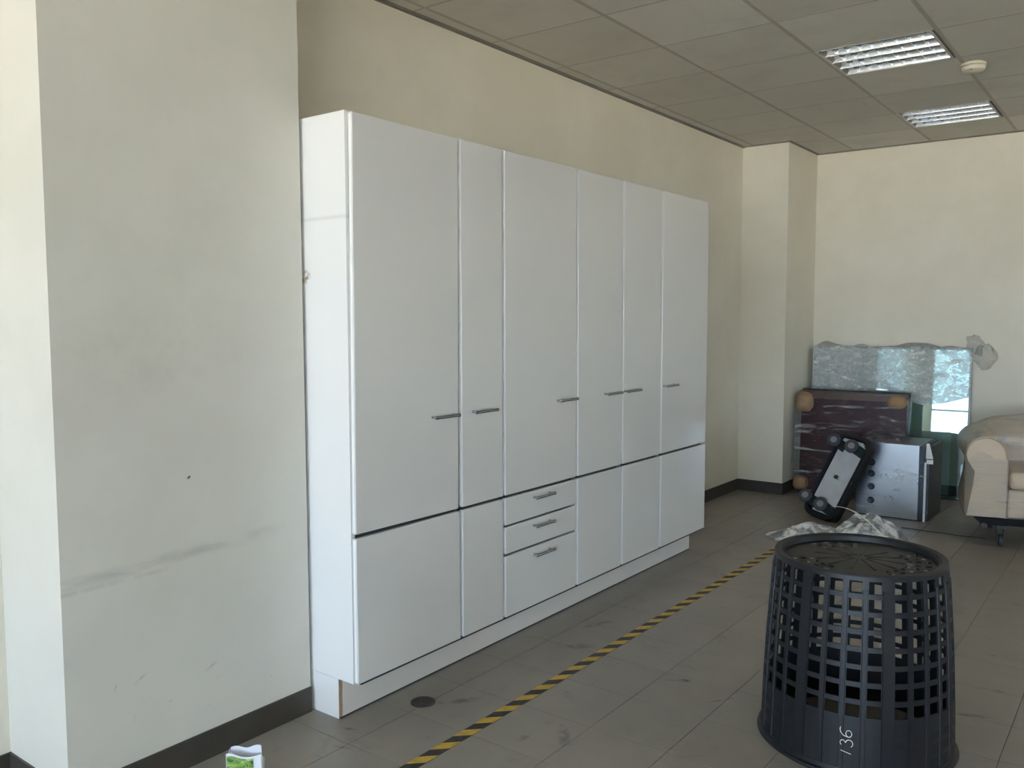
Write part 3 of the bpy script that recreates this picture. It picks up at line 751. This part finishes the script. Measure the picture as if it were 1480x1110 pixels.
# ------------------------------------------------------------------ maroon panel with tan corner pads
mp = thing('wrapped_furniture', 'dark maroon panel with tan corner pads wrapped in clear film, behind the upturned dolly', 'furniture', (0.43, 5.22, 0), R(1.0))
PW, PH, PD = 0.90, 0.90, 0.10
LM = R(-3)
def ml(o): o.rotation_euler = (LM, 0, 0); return o
ml(bx('panel_body', 0.055, PW-0.005, 0.02, 0.02+PD, 0.045, PH-0.035, MT['maroon'], mp, 0.02, smooth=True, seg=3))
ml(bx('top_rail', 0.05, PW-0.01, 0.008, 0.10, PH-0.075, PH-0.012, MT['brown'], mp, 0.012, smooth=True))
ml(bx('back_board', 0.03, PW, 0.02+PD, 0.04+PD, 0.03, PH+0.004, MT['blackdull'], mp, 0.004))
padpts = []
for (x, z, w, h) in ((0.0, PH-0.20, 0.16, 0.19), (PW-0.16, PH-0.13, 0.16, 0.115), (0.0, 0.03, 0.14, 0.13), (PW-0.15, 0.02, 0.15, 0.14)):
    bm = bmesh.new(); bmesh.ops.create_uvsphere(bm, u_segments=20, v_segments=14, radius=1)
    for v in bm.verts:
        p = v.co; q = Vector([math.copysign(abs(a)**0.72, a) for a in p])
        k = 1+0.07*noise.noise(p*2.2+Vector((x*9, z*7, 0)))
        v.co = (x+w/2+q.x*w/2*k, 0.055+q.y*0.075*k, z+h/2+q.z*h/2*k)
        padpts.append(v.co.copy())
    ml(finish('corner_pad', bm, MT['tan'], mp, smooth=True))
ml(hull('cling_film', padpts + [(0.03, 0.145, 0.02), (PW, 0.145, 0.02), (PW, 0.165, PH+0.006), (0.03, 0.165, PH+0.006)], MT['film_panel'], mp, 0.09, 0.005, 2))

# ------------------------------------------------------------------ steel box
sx0, sx1, sy0, sy1, sh = 1.105, 1.600, 4.715, 5.19, 0.563
sb = thing('steel_box', 'brushed steel box cabinet wrapped in film, beside the upturned dolly', 'metal box', (sx0, sy0, 0))
BW, BD = sx1-sx0, sy1-sy0
bx('body', 0, BW-0.055, 0.0, BD, 0.008, sh, MT['steel'], sb, 0.004, smooth=True)
bx('front_frame', BW-0.053, BW-0.020, 0.006, BD-0.004, 0.004, sh-0.004, MT['steeldark'], sb, 0.003)
bx('base', 0.01, BW-0.03, 0.006, BD-0.01, 0.0, 0.008, MT['steeldark'], sb)
bx('door', BW-0.018, BW+0.012, 0.012, BD, 0.006, sh-0.01, MT['steeldark'], sb, 0.003)
o = bx('seal', BW-0.0185, BW-0.004, 0.002, 0.011, 0.0, sh-0.12, MT['seal'], sb, 0.001); o['label'] = 'narrow white edge strip'
bm = bmesh.new()
a = [(BW-0.008, 0.473), (BW+0.040, 0.473), (BW+0.012, 0.585), (BW-0.008, 0.585)]
A = [bm.verts.new((x, 0.0, z)) for x, z in a]; B = [bm.verts.new((x, 0.010, z)) for x, z in a]
bm.faces.new(A); bm.faces.new(B)
for k in range(4): bm.faces.new((A[k], A[(k+1) % 4], B[(k+1) % 4], B[k]))
o = finish('bracket', bm, MT['seal'], sb, 0.001); o['label'] = 'white upper edge bracket'
o = bx('bracket', BW-0.004, BW+0.040, 0.0, 0.010, 0.435, 0.466, MT['seal'], sb, 0.001); o['label'] = 'white lower edge bracket'
for z in (0.411, 0.325, 0.226, 0.120):
    bm = bmesh.new(); lathe(bm, [(0.019, 0.0005), (0.026, -0.003), (0.021, -0.006), (0.018, -0.002), (0.011, -0.001), (0.009, -0.004), (0, -0.005)], 24, (0.110, 0, z), 'y')
    finish('ring_boss', bm, MT['steeldark'], sb, smooth=True)
hp = [(x, y, z) for x in (-0.004, BW+0.014) for y in (-0.002, BD+0.002) for z in (0.001, sh+0.003)] + [(0.02, BD-0.03, sh+0.075), (BW-0.05, BD-0.02, sh+0.055), (BW+0.03, 0.04, sh), (BW+0.03, BD-0.1, sh-0.02)]
hull('cling_film', hp, MT['film_box'], sb, 0.08, 0.004, 5)

# ------------------------------------------------------------------ upturned platform dolly, leaning
DW, DL, DT = 0.315, 0.69, 0.075
dl = thing('platform_dolly', 'black plastic platform dolly tipped on end, grey underside and four casters facing out', 'dolly', (1.058, 4.262, 0.004))
ya, la, ra = -0.435, 0.50, 0.125
MD = Matrix.Rotation(ya, 4, 'Z') @ Matrix.Rotation(-la, 4, 'X') @ Matrix.Rotation(ra, 4, 'Y')
dl.rotation_euler = MD.to_euler()
# local: x across (board spans -DW..0), z along, y away from the viewer
def rrect(x0, x1, z0, z1, r, k=6):
    out = []
    for cx, cz, a in ((x1-r, z1-r, 0), (x0+r, z1-r, 90), (x0+r, z0+r, 180), (x1-r, z0+r, 270)):
        for i in range(k+1): t_ = R(a+90*i/k); out.append((cx+r*math.cos(t_), cz+r*math.sin(t_)))
    return out
def slab(bm, pts, y0, y1):
    A = [bm.verts.new((x, y0, z)) for x, z in pts]; B = [bm.verts.new((x, y1, z)) for x, z in pts]
    bm.faces.new(A); bm.faces.new(B[::-1])
    for k in range(len(pts)): bm.faces.new((A[k], A[(k+1) % len(pts)], B[(k+1) % len(pts)], B[k]))
bm = bmesh.new()
o1, o2, i2, i1 = [rrect(-DW+m, -m, m, DL-m, 0.075-m*0.5) for m in (0.0, 0.006, 0.030, 0.034)]
rg = []
for pts, y in ((o2, DT), (o1, DT-0.012), (o1, 0.012), (o2, 0.0), (i2, 0.0), (i1, 0.03)): rg.append([bm.verts.new((x, y, z)) for x, z in pts])
bm.faces.new(rg[0]); bm.faces.new(rg[-1])
for A, B in zip(rg, rg[1:]):
    for k in range(len(A)): bm.faces.new((A[k], A[(k+1) % len(A)], B[(k+1) % len(A)], B[k]))
finish('deck', bm, MT['blackdull'], dl, smooth=True)
bm = bmesh.new(); slab(bm, [(-DW+0.085, 0.045), (-0.04, 0.045), (-0.04, 0.60), (-0.085, 0.645), (-DW+0.04, 0.645), (-DW+0.04, 0.12), (-DW+0.085, 0.12)], 0.012, 0.028)
o = finish('underside_board', bm, MT['board'], dl, 0.002); o['label'] = 'worn light grey underside board'
bm = bmesh.new(); slab(bm, rrect(-DW/2-0.026, -DW/2+0.012, DL/2-0.022, DL/2+0.006, 0.009, 4), 0.006, 0.0125); finish('grip_slot', bm, MT['bracket'], dl, 0.001)
bx('latch', -DW/2+0.014, -DW/2+0.032, 0.004, 0.0125, DL/2-0.026, DL/2+0.002, MT['alu'], dl, 0.001)
def caster(cx, cz, ang):
    t_ = bpy.data.objects.new('caster', None); COL.objects.link(t_); t_.parent = dl; t_.location = (cx, 0.012, cz); t_.rotation_euler = (0, ang, 0)
    bx('mount_plate', -0.042, 0.042, -0.008, 0.0, -0.038, 0.038, MT['bracket'], t_, 0.002)
    f = bmesh.new()
    for z in (-0.022, 0.017):
        slab_pts = [(0.035, -0.006), (-0.02, -0.006), (-0.058, -0.030), (-0.058, -0.036), (-0.01, -0.036), (0.035, -0.022)]
        A = [f.verts.new((x, y, z)) for x, y in slab_pts]; B = [f.verts.new((x, y, z+0.005)) for x, y in slab_pts]
        f.faces.new(A); f.faces.new(B)
        for k in range(6): f.faces.new((A[k], A[(k+1) % 6], B[(k+1) % 6], B[k]))
    finish('fork', f, MT['bracket'], t_)
    w = bmesh.new(); lathe(w, [(0.028, -0.015), (0.044, -0.015), (0.051, -0.009), (0.051, 0.009), (0.044, 0.015), (0.028, 0.015)], 28, (0, 0, 0), 'y'); o = finish('wheel', w, MT['rubber'], t_, smooth=True); o.location = (-0.052, -0.050, 0); o.rotation_euler = (R(-12), 0, R(22))
    w = bmesh.new(); lathe(w, [(0.0, -0.017), (0.008, -0.019), (0.025, -0.016), (0.025, 0.016), (0.0, 0.016)], 20, (0, 0, 0), 'y'); o = finish('hub', w, MT['hub'], t_, smooth=True); o.location = (-0.052, -0.050, 0); o.rotation_euler = (R(-12), 0, R(22))
    return t_
caster(-DW+0.062, DL-0.110, R(14)); caster(-0.075, DL-0.115, R(14)); caster(-DW+0.062, 0.105, R(12)); caster(-0.085, 0.085, R(12))

# ------------------------------------------------------------------ wrapped armchair on a dolly
AX = thing('wrapped_armchair', 'beige rolled-arm leather armchair wrapped in clear film at right edge', 'armchair', (1.945, 4.165, 0.2), R(14))
AWID, ADEP = 1.02, 0.76
film_pts = []
def arm(x0, flip):
    prof = []
    prof += [(0.245, 0.0), (0.245, 0.38)]
    c = (0.115, 0.415); r = 0.118
    prof += [(c[0]+r*math.cos(R(a)), c[1]+r*math.sin(R(a))) for a in range(-2, 216, 14)]
    prof += [(0.050, 0.30), (0.040, 0.20), (0.022, 0.09), (0.008, 0.0)]
    bm = bmesh.new(); rings = []
    for y, ins in ((0.0, 0.012), (-0.012, 0.05), (0.006, 0.0), (0.03, 0.0), (ADEP-0.06, 0.0), (ADEP-0.03, 0.02)):
        pass
    for y, k in ((0.012, 0.94), (0.0, 0.97), (0.004, 0.99), (0.02, 1.0), (ADEP*0.5, 1.0), (ADEP-0.04, 1.0), (ADEP-0.02, 0.97)):
        ring = []
        for (x, z) in prof:
            xx = 0.13+(x-0.13)*k; zz = 0.25+(z-0.25)*(k if z > 0.01 else 1.0)
            if flip: xx = AWID-xx
            ring.append(bm.verts.new((xx, y, zz)))
            if k == 1.0: film_pts.append((xx, y, zz))
        rings.append(ring)
    for A, B in zip(rings, rings[1:]):
        for i in range(len(A)): bm.faces.new((A[i], A[(i+1) % len(A)], B[(i+1) % len(A)], B[i]))
    bm.faces.new(rings[0]); bm.faces.new(rings[-1])
    return finish('arm', bm, MT['cream'], AX, smooth=True)
arm(0, False); arm(0, True)
def cushion(name, x0, x1, y0, y1, z0, z1, mat, bulge=0.02, bev=0.03):
    bm = bmesh.new(); box(bm, x0, x1, y0, y1, z0, z1)
    bmesh.ops.bevel(bm, geom=list(bm.edges), offset=bev, segments=3, affect='EDGES', profile=0.6)
    bmesh.ops.subdivide_edges(bm, edges=[e for e in bm.edges if e.calc_length() > 0.15], cuts=3, use_grid_fill=True)
    for v in bm.verts:
        u = (v.co.x-x0)/(x1-x0)*2-1; w = (v.co.y-y0)/(y1-y0)*2-1; h = (v.co.z-z0)/(z1-z0)*2-1
        v.co.z += bulge*h*(1-u*u)*(1-w*w)
    return finish(name, bm, mat, AX, smooth=True)
cushion('front_rail', 0.247, AWID-0.247, 0.02, ADEP-0.1, 0.0, 0.185, MT['cream'], 0.0, 0.02)
cushion('seat_cushion', 0.250, AWID-0.250, -0.005, ADEP-0.2, 0.192, 0.305, MT['cream'], 0.02, 0.035)
bm = bmesh.new(); prof = [(0.50, 0.19), (0.55, 0.50), (0.56, 0.56), (0.60, 0.605), (0.67, 0.61), (0.725, 0.57), (0.735, 0.48), (0.745, 0.0), (0.66, 0.0), (0.65, 0.19)]
rings = []
for x, k in ((0.16, .80), (0.20, .93), (0.30, 0.99), (AWID/2, 1.0), (AWID-0.30, 0.99), (AWID-0.20, .93), (AWID-0.16, .80)):
    ring = []
    for y, z in prof:
        zz = 0.37+(z-0.37)*k + (0.03 if x == AWID/2 and z > 0.5 else 0); yy = 0.64+(y-0.64)*k
        ring.append(bm.verts.new((x, yy, zz))); film_pts.append((x, yy, zz))
    rings.append(ring)
for A, B in zip(rings, rings[1:]):
    for i in range(len(A)): bm.faces.new((A[i], A[(i+1) % len(A)], B[(i+1) % len(A)], B[i]))
bm.faces.new(rings[0]); bm.faces.new(rings[-1])
finish('backrest', bm, MT['cream'], AX, smooth=True)
hull('cling_film', film_pts + [(0.0, 0.0, 0.003), (AWID, 0.0, 0.003), (0.02, ADEP-.01, 0.003), (AWID-.02, ADEP-.01, 0.003)], MT['film_sofa'], AX, 0.10, 0.003, 9)

md = thing('moving_dolly', 'low black dolly with casters carrying the wrapped armchair', 'dolly', (1.945, 4.165, 0), R(14))
bm = bmesh.new()
v = [(0.10, 0.015, 0.150), (0.96, 0.015, 0.150), (0.96, 0.70, 0.150), (0.10, 0.70, 0.150), (0.055, -0.0, 0.194), (1.0, 0.0, 0.194), (1.0, 0.74, 0.194), (0.055, 0.74, 0.194)]
V = [bm.verts.new((x, y, z-0.001)) for x, y, z in v]
for f in ((3, 2, 1, 0), (4, 5, 6, 7), (0, 1, 5, 4), (1, 2, 6, 5), (2, 3, 7, 6), (3, 0, 4, 7)): bm.faces.new([V[i] for i in f])
finish('deck', bm, MT['blackdull'], md, 0.008)
def post(name, x, y):
    t_ = bpy.data.objects.new(name, None); COL.objects.link(t_); t_.parent = md; t_.location = (x, y, 0)
    w = bmesh.new(); lathe(w, [(0.018, -0.013), (0.036, -0.013), (0.041, -0.008), (0.041, 0.008), (0.036, 0.013), (0.018, 0.013)], 24, (0, 0.0, 0.041), 'x'); finish('wheel', w, MT['rubber'], t_, smooth=True)
    f = bmesh.new(); box(f, -0.022, -0.017, -0.02, 0.02, 0.035, 0.125); box(f, 0.017, 0.022, -0.02, 0.02, 0.035, 0.125); box(f, -0.03, 0.03, -0.03, 0.03, 0.125, 0.1495); lathe(f, [(0.006, -0.0225), (0.006, 0.0225)], 10, (0, 0, 0.041), 'x')
    finish('fork', f, MT['bracket'], t_)
for x, y in ((0.22, 0.06), (0.86, 0.06), (0.22, 0.62), (0.86, 0.62)): post('caster', x, y)
bm = bmesh.new(); lathe(bm, [(0.014, 0.0), (0.020, 0.004), (0.020, 0.05), (0.014, 0.054)], 16, (0.115, -0.0, 0.140), 'y'); finish('bumper', bm, MT['rubber'], md, smooth=True)
